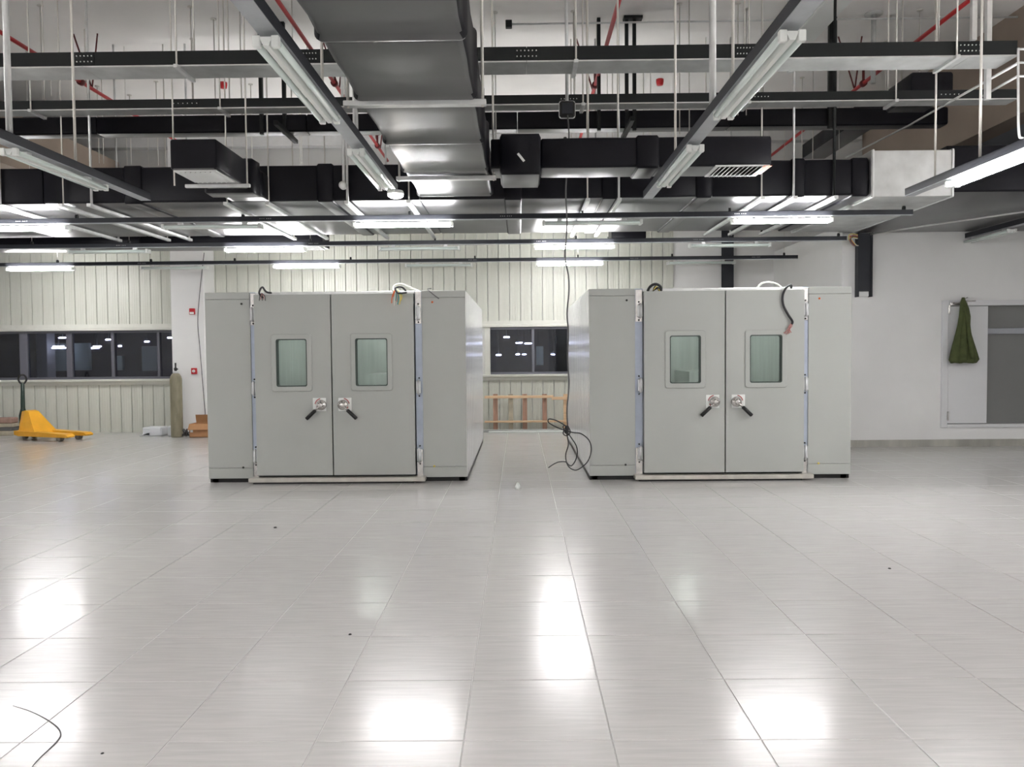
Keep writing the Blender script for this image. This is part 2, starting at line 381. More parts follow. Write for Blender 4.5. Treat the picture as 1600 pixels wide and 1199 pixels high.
# ================================================================== TEST CHAMBERS
def chamber(cx, label, strips, doorx, seam, D=4.3, Wd=3.17):
    Hh=2.33; root=thing('test_chamber',label,'test chamber',(cx,9.75,0))
    a0,a1=strips[0]; b0,b1=strips[1]; z0=.055
    # front side panels with folded cap strips
    for (x0,x1) in ((0,a0),(b1,Wd)):
        p=B(); p.bbox(x0,x1,0,.06,z0+.13,Hh-.085,.003); p.bbox(x0,x1,0,.06,z0,z0+.127,.003); p.bbox(x0,x1,0,.06,Hh-.082,Hh,.003); p.obj('front_panel',M['paint'],root)
    # ribbed side walls
    for sx in (0,1):
        prof=[]; y=.06; xo=Wd if sx else 0; s=1 if sx else -1
        while y<D-.05:
            prof += [(xo-s*.012,y),(xo,y+.012),(xo,y+.168),(xo-s*.012,y+.18)]; y+=.19
        p=B(); p.rings([[(x,y,z0) for x,y in prof],[(x,y,Hh) for x,y in prof]],smooth=False,caps=False,closed=False); p.box(xo-s*.04,xo-s*.02,.06,D,z0,Hh)
        p.obj('side_wall',M['sidepaint'],root)
    B().box(.05,Wd-.05,.06,D,Hh-.06,Hh-.005).obj('roof_panel',M['paint'],root)
    B().box(.05,Wd-.05,D-.06,D,z0,Hh-.06).obj('rear_panel',M['paint'],root)
    # inner lining, open to the front
    x0,x1=a1+.1,b0-.1
    p=B(); p.box(x0-.02,x0,.08,3.0,.14,2.2); p.box(x1,x1+.02,.08,3.0,.14,2.2); p.box(x0,x1,2.98,3.0,.14,2.2); p.box(x0,x1,.08,3.0,.12,.14); p.box(x0,x1,.08,3.0,2.2,2.22)
    p.box((x0+x1)/2,x1,1.9,2.98,.14,1.27)
    p.obj('inner_lining',M['inner'],root)
    p=B(); p.tube([(x0+.5,1.2,2.17),(x1-.5,1.2,2.17)],.02); p.obj('inner_lamp',M['inlamp'],root)
    # base frame
    p=B(); p.box(.03,Wd-.03,.05,.13,0,z0); p.box(.0,.10,.05,D,0,z0); p.box(Wd-.10,Wd,.05,D,0,z0); p.box(.03,Wd-.03,D-.1,D,0,z0); p.obj('base_frame',M['black'],root)
    # frame rail above and below doors
    p=B(); p.bbox(a1,b0,.0,.06,Hh-.035,Hh,.004); p.obj('top_rail',M['galvw'],root)
    p=B(); p.box(a1,b0,.0,.06,.07,.12); p.obj('bottom_rail',M['darkseam'],root)
    p=B(); p.bbox(a0-.02,b1+.03,-.13,.03,.022,.075,.006); p.obj('threshold_sill',M['sill'],root)
    p=B(); p.box(a0+.03,b1-.1,-.10,.0,0,.022); p.obj('sill_shim',M['black'],root)
    for (s0,s1,hs) in ((a0,a1,1),(b0,b1,-1)):
        st=B().bbox(s0,s1,.012,.06,z0,Hh,.002).obj('hinge_strip',M['film'],root)
        w_=s1-s0
        B().bbox(s0+.005,s1-.005,.004,.012,Hh-.40,Hh-.01,.002).obj('top_plate',M['steel'],st)
        B().bbox(s0+.005,s1-.005,.004,.012,z0+.01,z0+.34,.002).obj('bottom_plate',M['steel'],st)
        for hz in (Hh-.27,1.16,.33):
            xx=(s1-.035) if hs==1 else (s0+.035)
            h_=B(); h_.bbox(xx-.03,xx+.03,-.03,.006,hz-.075,hz+.075,.006); h_.tube([(xx,-.035,hz-.09),(xx,-.035,hz+.09)],.014,10); h_.obj('hinge',M['hinge'],st)
            k=B(); k.lathe([(0.001,0),(.010,0),(.010,.012),(.001,.014)],((s0+s1)/2,-.002,hz+.11),8,'y'); k.lathe([(0.001,0),(.010,0),(.010,.012),(.001,.014)],((s0+s1)/2,-.002,hz-.11),8,'y'); k.obj('bolts',M['black'],st,kind='stuff')
    # little plugs on the panels
    for (sx,sz,m_) in ((a0-.10,Hh-.14,'darkseam'),(a0-.12,.19,'darkseam'),(b1+.13,Hh-.14,'orange'),(b1+.13,.19,'yell')):
        B().lathe([(.001,0),(.013,0),(.013,.006),(.001,.007)],(sx,-.007,sz),10,'y').obj('plug',M[m_],root)
    zt,zb=2.292,.10; yd0,yd1=-.075,.0
    B().box(seam-.06,seam+.06,.013,.05,.13,2.28).obj('centre_gasket',M['darkseam'],root)
    for di,(x0,x1) in enumerate(((doorx[0],seam-.008),(seam+.008,doorx[1]))):
        if di==0: wx0,wx1=seam-.67,seam-.295
        else: wx0,wx1=seam+.29,seam+.68
        wz0_,wz1_=1.18,1.757
        p=B(); p.box(x0,wx0,yd0,yd1,zb,zt); p.box(wx1,x1,yd0,yd1,zb,zt); p.box(wx0,wx1,yd0,yd1,zb,wz0_); p.box(wx0,wx1,yd0,yd1,wz1_,zt)
        # pressed rim of the door skin
        e=.012; d=p.obj('door',M['paint'],root)
        g=B(); g.box(x0+.02,x1-.02,yd1,.012,zb+.02,wz0_-.1); g.box(x0+.02,x1-.02,yd1,.012,wz1_+.1,zt-.02); g.box(x0+.02,wx0-.05,yd1,.012,wz0_-.1,wz1_+.1); g.box(wx1+.05,x1-.02,yd1,.012,wz0_-.1,wz1_+.1)
        g.obj('door_gasket',M['darkseam'],d)
        # window surround
        o_=rrect(wx0-.058,wx1+.058,wz0_-.06,wz1_+.06,.03,4); i_=rrect(wx0,wx1,wz0_,wz1_,.025,4)
        q=lambda P_,y: [(a_,y,b_) for a_,b_ in P_]
        o2=rrect(wx0-.050,wx1+.050,wz0_-.052,wz1_+.052,.03,4)
        p=B(); p.rings([q(o_,yd0+.002),q(o_,yd0-.006),q(o2,yd0-.013),q(i_,yd0-.013),q(i_,yd1)],smooth=False,caps=False); p.obj('window_surround',M['paint'],d)
        i2=rrect(wx0+.012,wx1-.012,wz0_+.012,wz1_-.012,.022,4)
        p=B(); p.rings([q(i_,yd0-.010),q(i2,yd0-.010),q(i2,yd1+.0)],smooth=False,caps=False); p.obj('window_gasket',M['wgask'],d)
        B().box(wx0+.01,wx1-.01,yd0+.012,yd0+.018,wz0_+.01,wz1_-.01).obj('window_glass',M['cglass'],d)
        # lock: plate, hub, lever
        s=-1 if di==0 else 1; hx=seam+s*.13; hz=.955; py=yd0
        px0,px1=sorted((hx+s*.105,hx-s*.055))
        B().bbox(px0,px1,py-.005,py,hz-.075,hz+.085,.002).obj('lock_plate',M['white'],d)
        k=B()
        for r0,a_,n_ in ((.078,110,6),(.066,170,3)):
            pts=[(hx+s*math.cos(math.radians(t))*r0, py-.007, hz+math.sin(math.radians(t))*r0) for t in ([80-k_*14 for k_ in range(n_)] if r0>.07 else [-20-k_*14 for k_ in range(n_)])]
            k.tube(pts,.006,6)
        k.obj('lock_marking',M['label_red'],d)
        k=B(); k.lathe([(.001,-.075),(.026,-.075),(.030,-.065),(.030,-.045),(.054,-.04),(.062,-.03),(.062,0),(.001,0)],(hx,py,hz),20,'y'); k.obj('lock_hub',M['steel'],d)
        k=B()
        for t in range(6): k.lathe([(.001,-.046),(.006,-.046),(.006,-.038),(.001,-.038)],(hx+.036*math.cos(t*PI/3),py,hz+.036*math.sin(t*PI/3)),6,'y')
        k.obj('hub_screws',M['sill'],d,kind='stuff')
        dv=Vector((s*.72,0,-.69)).normalized(); h0=Vector((hx,py-.058,hz))
        k=B(); k.tube([h0,h0+dv*.10],[.013,.011],8); k.obj('lever_shank',M['steel'],d)
        k=B(); k.tube([h0+dv*.085,h0+dv*.09,h0+dv*.235,h0+dv*.24],[.012,.022,.023,.015],12); k.obj('lever_grip',M['black'],d)
    return root
M['inlamp']=mat('chamber_lamp', (.9,.9,.9), .3, emit=(.93,1,.96), estr=13)
M['wgask']=mat('window_rubber', (.05,.07,.06), .5)
chamber(AY(323,600,9.75).x,'large grey walk-in test chamber on the left, between the pallet truck and the ladder',((.547,.62),(2.555,2.64)),(.62,2.545),1.55)
chamber(AY(921,600,9.75).x,'large grey walk-in test chamber on the right, in front of the white wall and door',((.555,.65),(2.578,2.65)),(.655,2.575),1.63)

# wires and cables on the chambers
def cable(name,label,cat,pts,r,m_,n=8,k=6): return B().tube(smooth_path(pts,k),r,n).obj(name,M[m_],None,label,cat)
FY=9.64
w_=thing('wire_bundle','short dark purple wire tuft poking over the left chamber by its left hinge','wires')
B().tube(smooth_path([AY(440,459,9.80),AY(418,457,9.74),AY(410,449,9.70),AY(405,458,FY),AY(411,466,FY)]),.012,8).obj('sheath',M['cable'],w_)
for i in range(5): B().tube(smooth_path([AY(409,458,FY),AY(406+i*2,463,FY-.02),AY(405+i*2.4,470-i%2*2,FY)]),.004,5).obj('wire',M['pink' if i%2 else 'cable'],w_)
w_=thing('wire_bundle','bundle of coloured wires with a white loop on top of the left chamber','wires')
B().tube(smooth_path([AY(655,455,9.85),AY(640,449,9.8),AY(627,444,9.75),AY(616,447,9.70),AY(614,455,FY)]),.011,8).obj('white_hose',M['wcable'],w_)
B().tube(smooth_path([AY(637,458,9.78),AY(628,449,9.72),AY(618,450,9.66),AY(622,458,9.62),AY(636,457,9.6)]),.012,8).obj('black_loop',M['cable'],w_)
for i,(c_,dx,dy) in enumerate((('orange',-4,22),('orange',-2,12),('teal',2,18),('teal',5,24),('wcable',0,26),('yell',8,24),('teal',10,9),('yell',10,18),('pink',4,20))):
    B().tube(smooth_path([AY(619,451,9.68),AY(618+dx*.6,456,9.63),AY(617+dx*1.1,456+dy*.4,9.625),AY(616+dx,452+dy,9.63)]),.006,5).obj('wire',M[c_],w_)
cable('loose_wire','thin brown wire bent over the right end of the left chamber','wire',[AY(674,451,9.75),AY(668,452,9.8),AY(671,455,9.72),AY(678,461,9.72),AY(686,467,9.73)],.006,'gcable')
w_=thing('wire_bundle','black wire loop standing up on top of the right chamber by its left door','wires')
B().tube(smooth_path([AY(1012,455,9.75),AY(1016,448,9.72),AY(1024,444,9.7),AY(1032,448,9.72),AY(1033,455,9.75)]),.016,8).obj('sheath',M['cable'],w_)
for i in range(4): B().tube(smooth_path([AY(1020,455,9.66),AY(1024+i*2,447+i,9.66),AY(1030+i,455,9.7)]),.007,5).obj('wire',M['yell' if i==1 else 'cable'],w_)
w_=thing('power_cable','thick black cable with stripped copper ends hanging down the right chamber door','cable')
B().tube(smooth_path([AY(1236,452,9.78),AY(1236,446,9.7),AY(1229,449,FY),AY(1223,462,FY),AY(1224,477,FY),AY(1231,491,FY),AY(1238,502,FY),AY(1237,507,FY)]),.014,10).obj('sheath',M['cable'],w_)
for i in range(6): B().tube(smooth_path([AY(1237,505,FY),AY(1234+random.uniform(-2,3),511,FY-.01),AY(1224+i*2.5,523-abs(i-2),FY+.01)]),.0045,5).obj('copper_end',M['pink'],w_)
cable('white_hose','pale hose arched on top of the right chamber above its right door','hose',[AY(1182,451,9.9),AY(1190,443,9.9),AY(1202,441,9.9),AY(1214,444,9.9),AY(1222,450,9.9)],.010,'wcable')

# ================================================================== CEILING SERVICES
def rod(parent, px, py, Y, r=.009, top=CEIL, m_='rod', name='hanger_rod'):
    p=AY(px,py,Y); return B().tube([p,(p.x,p.y,top)],r,6).obj(name,M[m_],parent)
# ---- cable trays
def tray(label, pl, pr, Y, wd, hh, splices, hangers, x1=None):
    a=AY(*pl,Y); b=AY(*pr,Y); zc=(a.z+b.z)/2; x0=XL+.05; x1=x1 if x1 else b.x
    t=thing('cable_tray',label,'cable tray',(0,0,0)); L=2.45
    xs=sorted(AY((s0+s1)/2,pl[1],Y).x for s0,s1 in splices)
    cuts=[x0]+xs+[x1]
    for u,v in zip(cuts[:-1],cuts[1:]):
        s=B(); s.box(u+.002,v-.002,Y,Y+.004,zc,zc+hh); s.box(u+.002,v-.002,Y+wd-.004,Y+wd,zc,zc+hh); s.box(u+.002,v-.002,Y,Y+wd,zc+hh,zc+hh+.004)
        s.obj('side_rail',M['tray'],t)
        s=B(); s.box(u+.002,v-.002,Y-.003,Y+wd+.003,zc-.014,zc-.0005); s.obj('tray_bottom',M['galv'],t)
    for (s0,s1) in splices:
        u,v=AY(s0,pl[1],Y).x,AY(s1,pl[1],Y).x
        sp=B().bbox(u-.02,v+.02,Y-.006,Y,zc+.008,zc+hh-.008,.002).obj('splice_plate',M['tray'],t)
        k=B()
        for i in range(6):
            for z in ([zc+hh*.3,zc+hh*.72] if hh>.1 else [zc+hh*.5]): k.lathe([(.001,-.006),(.006,-.006),(.006,0),(.001,0)],(u+(v-u)*i/5,Y-.006,z),6,'y')
        k.obj('bolts',M['galvw'],sp,kind='stuff')
    for (px,yb) in hangers:
        p=AY(px,yb,Y-.02); B().tube([(p.x,Y-.02,zc-.03),(p.x,Y-.02,CEIL)],.009,6).obj('hanger_rod',M['rod'],t)
        B().tube([(p.x+.02,Y+wd+.02,zc-.03),(p.x+.02,Y+wd+.02,CEIL)],.009,6).obj('hanger_rod',M['rod'],t)
        B().bbox(p.x-.02,p.x+.02,Y-.05,Y+wd+.05,zc-.04,zc-.007,.003).obj('hanger_bar',M['galvw'],t)
    return t
tray('long dark cable tray nearest the camera, crossing the whole ceiling','' or (250,102),(1590,85),7.6,.33,.125,[(115,144),(470,494),(808,838),(1152,1176),(1500,1530)],[(276,103),(900,98),(1495,88)])
tray('long dark cable tray second from the camera, behind the nearest one',(250,171),(1590,151),9.2,.21,.095,[(272,308),(877,901),(1174,1200),(1470,1504)],[(48,170),(344,170),(911,166),(1400,156),(1170,160)])
# ---- dark insulated header pipe-duct behind the trays
def xduct(nm,label,cat,x0,x1,Y0,Y1,z0,z1,cuts,m_='rubber',r=.03,collars=()):
    t=thing(nm,label,cat); cs=[x0]+list(cuts)+[x1]
    for u,v in zip(cs[:-1],cs[1:]):
        ring=lambda x,g: [(x,a_,b_) for a_,b_ in rrect(Y0-g,Y1+g,z0-g,z1+g,r)]
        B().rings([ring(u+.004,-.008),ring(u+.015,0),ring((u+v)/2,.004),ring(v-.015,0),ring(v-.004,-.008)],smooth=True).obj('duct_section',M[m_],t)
    for u,v in collars:
        ring=lambda x,g: [(x,a_,b_) for a_,b_ in rrect(Y0-g,Y1+g,z0-g,z1+g,r)]
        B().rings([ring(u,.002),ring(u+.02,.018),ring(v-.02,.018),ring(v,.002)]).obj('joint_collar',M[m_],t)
    return t
hz0=AY(700,203,11.5).z; hz1=AY(700,181,11.5).z
hd=xduct('insulated_header_duct','dark insulated duct running high behind the second cable tray','duct',XL+.05,AY(1482,190,11.5).x,11.5,11.75,hz0,hz1+.05,[-9,-6,-3,0,3])
for (px,py) in ((407,100),(443,100),(979,100),(991,100),(1297,100),(936,205),(1303,200)):
    p=AY(px,py,11.45); B().box(p.x-.024,p.x+.024,11.42,11.48,hz0-.05,CEIL-.001).obj('support_post',M['tray'],hd)
p=AY(989,40,11.4); B().box(p.x-.13,p.x+.13,11.35,11.5,CEIL-.04,CEIL-.003).obj('support_plate',M['tray'],hd)
for px in (444,982): 
    p=AY(px,205,11.3); B().bbox(p.x-.03,p.x+.03,10.9,11.9,hz0-.07,hz0-.01,.004).obj('support_bar',M['tray'],hd)
for nm_,lb_,x0_,x1_,y0_,y1_,z0_,z1_ in (('side_branch_duct','dark duct running in depth above the bare metal duct box',5.02,5.45,11.9,14.4,4.95,5.2),('duct_stub','short dark duct stub between the two cable trays, upper right',AY(1424,140,10).x,AY(1490,140,10).x,10.0,10.7,AY(1450,150,10).z,AY(1450,112,10).z)):
    t=thing(nm_,lb_,'duct'); rg=lambda y,g: [(a_,y,b_) for a_,b_ in rrect(x0_-g,x1_+g,z0_-g,z1_+g,.03)]
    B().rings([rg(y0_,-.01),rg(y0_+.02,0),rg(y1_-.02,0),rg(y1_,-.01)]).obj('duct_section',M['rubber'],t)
    for xx in (x0_+.05,x1_-.05): B().tube([(xx,(y0_+y1_)/2,z1_),(xx,(y0_+y1_)/2,CEIL-.001)],.009,6).obj('hanger_rod',M['rod'],t)
# ---- main duct
DZ=3.37; DY0=AZ(400,315,DZ).y; DY1=AZ(620,366,DZ).y; DT=AY(400,259,DY0).z
def dxp(px): return AY(px,290,DY0).x
md=xduct('main_duct','wide black main duct crossing the room behind the lamps','duct',XL+.05,dxp(1358),DY0,DY1,DZ,DT,[dxp(-120),dxp(67),dxp(207),dxp(508),dxp(655),dxp(800),dxp(952),dxp(1099),dxp(1247),dxp(1343)],
  collars=[(dxp(193),dxp(222)),(dxp(495),dxp(521)),(dxp(787),dxp(815)),(dxp(940),dxp(964)),(dxp(1087),dxp(1113)),(dxp(1236),dxp(1258)),(dxp(1330),dxp(1357))])
# strut hangers of the main duct
for (px,th,mm) in ((99,.009,'rod'),(143,.016,'galvw'),(355,.009,'rod'),(543,.016,'galvw'),(639,.009,'rod'),(918,.009,'rod'),(967,.014,'galvw'),(1190,.010,'rod'),(1240,.014,'galvw'),(1303,.018,'tray'),(0,.016,'galvw'),(420,.009,'rod')):
    x_=AZ(px,315,DZ-.04).x*(DY0-.05)/AZ(px,315,DZ-.04).y
    for yy in (DY0-.05,DY1+.05): B().tube([(x_,yy,DZ-.05),(x_,yy,CEIL)],th,6).obj('hanger_rod',M[mm],md)
    B().bbox(x_-.025,x_+.025,DY0-.12,DY1+.12,DZ-.06,DZ-.022,.004).obj('hanger_bar',M['galvw'],md)
sv=B(); x0,x1=dxp(1359),dxp(1488); ring=lambda x,g: [(x,a_,b_) for a_,b_ in rrect(DY0-.04-g,DY1+.04+g,DZ-.03-g,AY(1420,236,DY0).z+g,.006,1)]
sv.rings([ring(x0,0),ring(x1,0)],smooth=False)
s2=thing('bare_metal_duct','bare silver sheet metal duct box at the right end of the main duct','duct'); sv.obj('duct_section',M['galv'],s2)
for xx in (x0+.01,x1-.03): B().rings([ring(xx,0.001),ring(xx,.012),ring(xx+.02,.012),ring(xx+.02,.001)],smooth=False,caps=False).obj('flange',M['galvw'],s2)
xduct('side_duct','broad dark duct running off to the right beyond the bare metal duct','duct',x1+.03,XR-.1,9.65,RY-.02,3.43,3.98,[7.4],r=.03)
pc=[AZ(1360,366,3.39),AZ(1445,353,3.39),AZ(1600,331,3.39)]; 
B().tube([p for p in pc]+[pc[2]+(pc[2]-pc[1])*.5],.014,8).obj('conduit',M['galvw'],None,'thin pale conduit slanting under the broad dark duct at right','conduit')
# ---- branch behind
bd=xduct('branch_duct','low black branch duct with an end grille, behind the lamps at left','duct',XL+.05,AY(503,380,13.1).x,13.15,13.65,AY(300,386,13.15).z,AY(300,366,13.15).z+.15,[-9,-6.2])
def grille(parent,x0,x1,y0,y1,z,nb=9,along='x',tiltlabel=None):
    g=B(); b=.035; g.box(x0,x1,y0,y0+b,z-.012,z); g.box(x0,x1,y1-b,y1,z-.012,z); g.box(x0,x0+b,y0+b,y1-b,z-.012,z); g.box(x1-b,x1,y0+b,y1-b,z-.012,z)
    o=g.obj('grille_frame',M['grille'],parent)
    B().box(x0+b,x1-b,y0+b,y1-b,z-.002,z-.0005).obj('grille_throat',M['black'],o)
    n=int((x1-x0-2*b)/.045)
    for i in range(n):
        xx=x0+b+(i+.5)*(x1-x0-2*b)/n
        R_=Matrix.Translation((xx,0,z-.014))@Matrix.Rotation(-.6,4,'Y'); B().box(-.019,.019,y0+b,y1-b,-.002,.002,R_).obj('grille_blade',M['grille'],o)
e=AY(503,388,13.15).x; grille(bd,e-.62,e-.05,13.17,13.6,AY(300,386,13.15).z-.001)
b2=xduct('branch_duct','small black branch duct with grille hanging behind the main duct, right of centre','duct',AY(955,366,13.3).x,AY(1010,366,13.3).x,13.3,13.9,AY(980,373,13.3).z,AY(980,360,13.3).z+.1,[])
for px in (958,1006):
    p=AY(px,366,13.6); B().tube([p,(p.x,13.6,CEIL-.001)],.009,6).obj('hanger_rod',M['rod'],b2)
# ---- left vent duct
def yduct(nm,label,cat,x0,x1,z0,z1,cuts,m_='rubber',r=.045,swell=.0):
    t=thing(nm,label,cat)
    for u,v in zip(cuts[:-1],cuts[1:]):
        ring=lambda y,g: [(a_,y,b_) for a_,b_ in rrect(x0-g,x1+g,z0-g,z1+g,r,4)]
        L_=v-u
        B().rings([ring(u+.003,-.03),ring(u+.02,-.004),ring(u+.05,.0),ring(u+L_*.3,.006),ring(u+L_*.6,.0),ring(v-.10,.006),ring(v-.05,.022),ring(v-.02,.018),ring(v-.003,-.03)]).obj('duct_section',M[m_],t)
    return t
e0=AZ(266,265,DZ); e1=AZ(340,265,DZ)
lv=xv=thing('vent_duct','black box duct with white grille under its end, left of centre','duct')
vt=AY(300,217,e0.y).z
ring=lambda y,g: [(a_,y,b_) for a_,b_ in rrect(e0.x-g,e1.x+g,DZ-g,vt+g,.02)]
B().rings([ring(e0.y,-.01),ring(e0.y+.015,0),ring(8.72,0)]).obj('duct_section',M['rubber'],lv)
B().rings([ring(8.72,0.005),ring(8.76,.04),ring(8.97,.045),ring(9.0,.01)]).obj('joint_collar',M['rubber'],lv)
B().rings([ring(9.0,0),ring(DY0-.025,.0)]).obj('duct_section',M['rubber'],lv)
grille(lv,e0.x+.02,e1.x-.02,e0.y+.03,8.35,DZ-.001)
for px in (266,383): 
    p=AZ(px,287,DZ-.03); B().tube([(p.x,8.4,DZ-.03),(p.x,8.4,CEIL-.001)],.009,6).obj('hanger_rod',M['rod'],lv)
B().bbox(e0.x-.1,AZ(383,287,DZ-.03).x+.03,8.38,8.42,DZ-.055,DZ-.02,.004).obj('hanger_bar',M['galvw'],lv)
# ---- central duct
CX0,CX1=-1.13,-.30
jy=[1.6,2.8,3.95]+[AZ(640,y,DZ).y for y in (62,155,224,268,306)]
cd=yduct('central_duct','big black insulated duct coming towards the camera at the centre of the ceiling','duct',CX0,CX1,DZ,3.83,jy)
for k,(yy,hh_) in enumerate(((AZ(650,154,DZ).y,.035),(AZ(650,276,DZ).y-.06,.04),(3.9,.035))):
    B().bbox(CX0-.10,CX1+.08,yy-.02,yy+.05,DZ-.05,DZ-.012,.004).obj('hanger_bar',M['galvw'],cd)
    for xx in (CX0-.07,CX1+.055): B().tube([(xx,yy+.01,DZ-.06),(xx,yy+.01,CEIL)],.011,6).obj('hanger_rod',M['rod'],cd)
# ---- right-hand branch duct with grille
BY0=8.02; bz0=AY(900,262,BY0).z; bz1=AY(900,215,BY0).z
def bx_(px): return AY(px,240,BY0).x
rd=xduct('branch_duct','black branch duct with an orange-tagged white grille, right of centre','duct',CX1+.03,bx_(1206),BY0,BY0+.47,bz0,bz1,[bx_(845),bx_(1010)],collars=[(bx_(994),bx_(1030))])
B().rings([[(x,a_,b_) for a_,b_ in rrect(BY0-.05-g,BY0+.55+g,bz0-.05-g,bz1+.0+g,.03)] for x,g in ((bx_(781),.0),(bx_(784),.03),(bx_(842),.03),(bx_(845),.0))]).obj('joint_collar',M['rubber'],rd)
grille(rd,bx_(1116),bx_(1200),BY0-.06,BY0+.42,bz0-.004)
p=AY(814,246,BY0-.1); B().bbox(-.05,.05,-.004,.0,-.012,.012,.002,Matrix.Translation(p)@Matrix.Rotation(.9,4,'Y')).obj('foil_scrap',M['galvw'],rd)
a=bx_(1190); B().box(a,a+.08,BY0-.08,BY0+.3,bz0-.022,bz0-.018).obj('tag',M['orange'],rd)
p=AZ(1050,256,3.45); 
for px in (919,966): rod(rd,px,276,BY0+.52,.011)

# ---- lamp fixtures: twin-tube battens
def fixture_meshes():
    L=1.22; out={}
    b=B(); poly=[(-.034,0),(.034,0),(.026,-.018),(.014,-.045),(-.014,-.045),(-.026,-.018)]
    b.prism([(x,z) for x,z in poly],-L/2,L/2); out['housing']=b.mesh('housing',M['white'])
    for nm,m_ in (('on','tube_on'),('off','tube_off')):
        b=B(); b.tube([(0,-L/2+.03,0),(0,L/2-.03,0)],.019,10); out[nm]=b.mesh('tube',M[m_])
    b=B(); b.bbox(-.020,.020,-.017,.017,-.028,.03,.004); out['sock']=b.mesh('lamp_holder',M['white'])
    b=B(); b.bbox(-.02,.02,-.03,.03,0,.03,.003); out['clip']=b.mesh('mounting_clip',M['galvw'])
    return out
FX=fixture_meshes()
def fixture(label,loc,rz,lit,group=None,ly=1.0):
    t=thing('tube_lamp_fixture',label,'lamp',loc,rz,group); t.scale=(1,ly,1)
    def add(me,nm,l,r=(0,0,0),lb=None):
        o=bpy.data.objects.new(nm,me); C.objects.link(o); o.parent=t; o.location=l; o.rotation_euler=r
        if lb: o['label']=lb
    add(FX['housing'],'housing',(0,0,0))
    for s in (-1,1):
        add(FX['on' if lit else 'off'],'tube',(s*.056,0,-.026))
        for e in (-1,1): add(FX['sock'],'lamp_holder',(s*.048,e*.60,-.024))
    for e in (-1,1): add(FX['clip'],'mounting_clip',(0,e*.4,0))
    return t
# lateral tracks
tracks=[(10.0,(100,341.5),(1425,336),3,1425),(12.25,(100,383),(1322,374.5),2,1322),(14.75,(100,410.5),(1246,404),1,1246)]
TZ=[]
names=['nearest lamp rail running across behind the ducts','middle lamp rail of the three behind the ducts','farthest lamp rail of the three, nearest the cream wall']
for i,(Y,a,b,_,xe) in enumerate(tracks):
    z=(AY(*a,Y).z+AY(*b,Y).z)/2; TZ.append(z); x1=AY(xe,b[1],Y).x
    t=thing('lamp_rail',names[i],'rail'); s=B(); s.box(XL+.1,x1,Y-.03,Y-.026,z-.03,z+.03); s.box(XL+.1,x1,Y+.026,Y+.03,z-.03,z+.03); s.box(XL+.1,x1,Y-.03,Y+.03,z+.026,z+.03); s.obj('channel',M['chan'],t)
    B().box(XL+.1,x1+.0,Y-.033,Y+.033,z-.036,z-.03).obj('channel_lip',M['chanb'],t)
    for px in ((380,640,910,1140,1412,120),(50,202,485,680,900,1140,1310),(90,236,367,548,742,903,1050,1225))[i]:
        x=AY(px,a[1],Y).x; B().lathe([(.02,-.012),(.03,-.012),(.03,.012),(.02,.012)],(x,Y,z+.05),12,'x').obj('clamp',M['tray'],t)
        B().tube([(x,Y,z+.07),(x,Y,DZ-.03 if i<2 and Y<DY1 else CEIL)],.0045,6).obj('hanger_rod',M['rod'],t)
    for px in ((35,400+15,790,1150+5),(190,490,800+45,1090),(222,735+3,990,1180))[i]:
        x=AY(px,a[1],Y).x; k=B()
        for j in range(6): k.lathe([(.001,-.004),(.005,-.004),(.005,0),(.001,0)],(x-.06+j*.024+(.012 if j>2 else 0),Y-.03,z),6,'y')
        k.obj('bolts',M['galvw'],t,kind='stuff')
lamps=[ # rail, px centre, lit, label
 (0,30,1,'lit twin-tube lamp at the far left of the nearest lamp rail'),(0,332,0,'unlit lamp on the nearest rail, above the left chamber\'s left end'),
 (0,630,1,'lit tube lamp on the nearest rail, below the big central duct'),(0,925,0,'unlit lamp on the nearest rail, above the gap between the chambers'),
 (0,1221,1,'lit tube lamp on the nearest rail, above the right chamber'),
 (1,-74,0,'unlit lamp on the middle rail at the picture\'s left edge'),(1,169,0,'unlit lamp on the middle rail, above the pallet truck'),(1,414,1,'lit lamp on the middle rail, beside the branch duct grille at left'),
 (1,655,0,'unlit lamp on the middle rail, above the left chamber\'s right half'),(1,897,1,'lit lamp on the middle rail, between the two chambers'),(1,1140,0,'unlit lamp on the middle rail in front of the dark wall post'),
 (2,61,1,'lit lamp on the farthest rail, above the pallet truck'),(2,271,0,'unlit lamp on the farthest rail in front of the white column'),(2,478,1,'lit lamp on the farthest rail, above the left chamber doors'),
 (2,685,0,'unlit lamp on the farthest rail, above the left chamber\'s right panel'),(2,890,1,'lit lamp on the farthest rail, above the window between the chambers'),(2,1095,0,'unlit lamp on the farthest rail, above the right chamber doors')]
for (i,px,lit,lb) in lamps:
    Y=tracks[i][0]; z=TZ[i]-.066; fixture(lb,(AY(px,345,Y).x,Y,z),PI/2,lit)
# depth strips
SZ=3.215
def strip(label,x,y0,y1,z=SZ,hang=()):
    t=thing('lamp_rail',label,'rail'); s=B(); s.box(x-.05,x-.046,y0,y1,z,z+.075); s.box(x+.046,x+.05,y0,y1,z,z+.075); s.box(x-.05,x+.05,y0,y1,z+.071,z+.075); s.obj('channel',M['chan'],t)
    B().box(x-.052,x+.052,y0,y1,z-.005,z).obj('channel_lip',M['chanb'],t)
    for yy,r_ in hang: B().tube([(x,yy,z+.07),(x,yy,CEIL)],r_,8).obj('hanger_rod',M['galvw' if r_>.012 else 'rod'],t)
    return t
def sx(px,py): return AZ(px,py,SZ)
LX=[(sx(228,313)),(sx(614,300)),(sx(1012,310)),(sx(1421,306))]
fz=SZ-.035
strip('lamp rail at far left running towards the camera',LX[0].x,-6,LX[0].y,hang=((AZ(22,226,SZ).y,.025),(AZ(144,268,SZ).y,.012),(2,.012)))
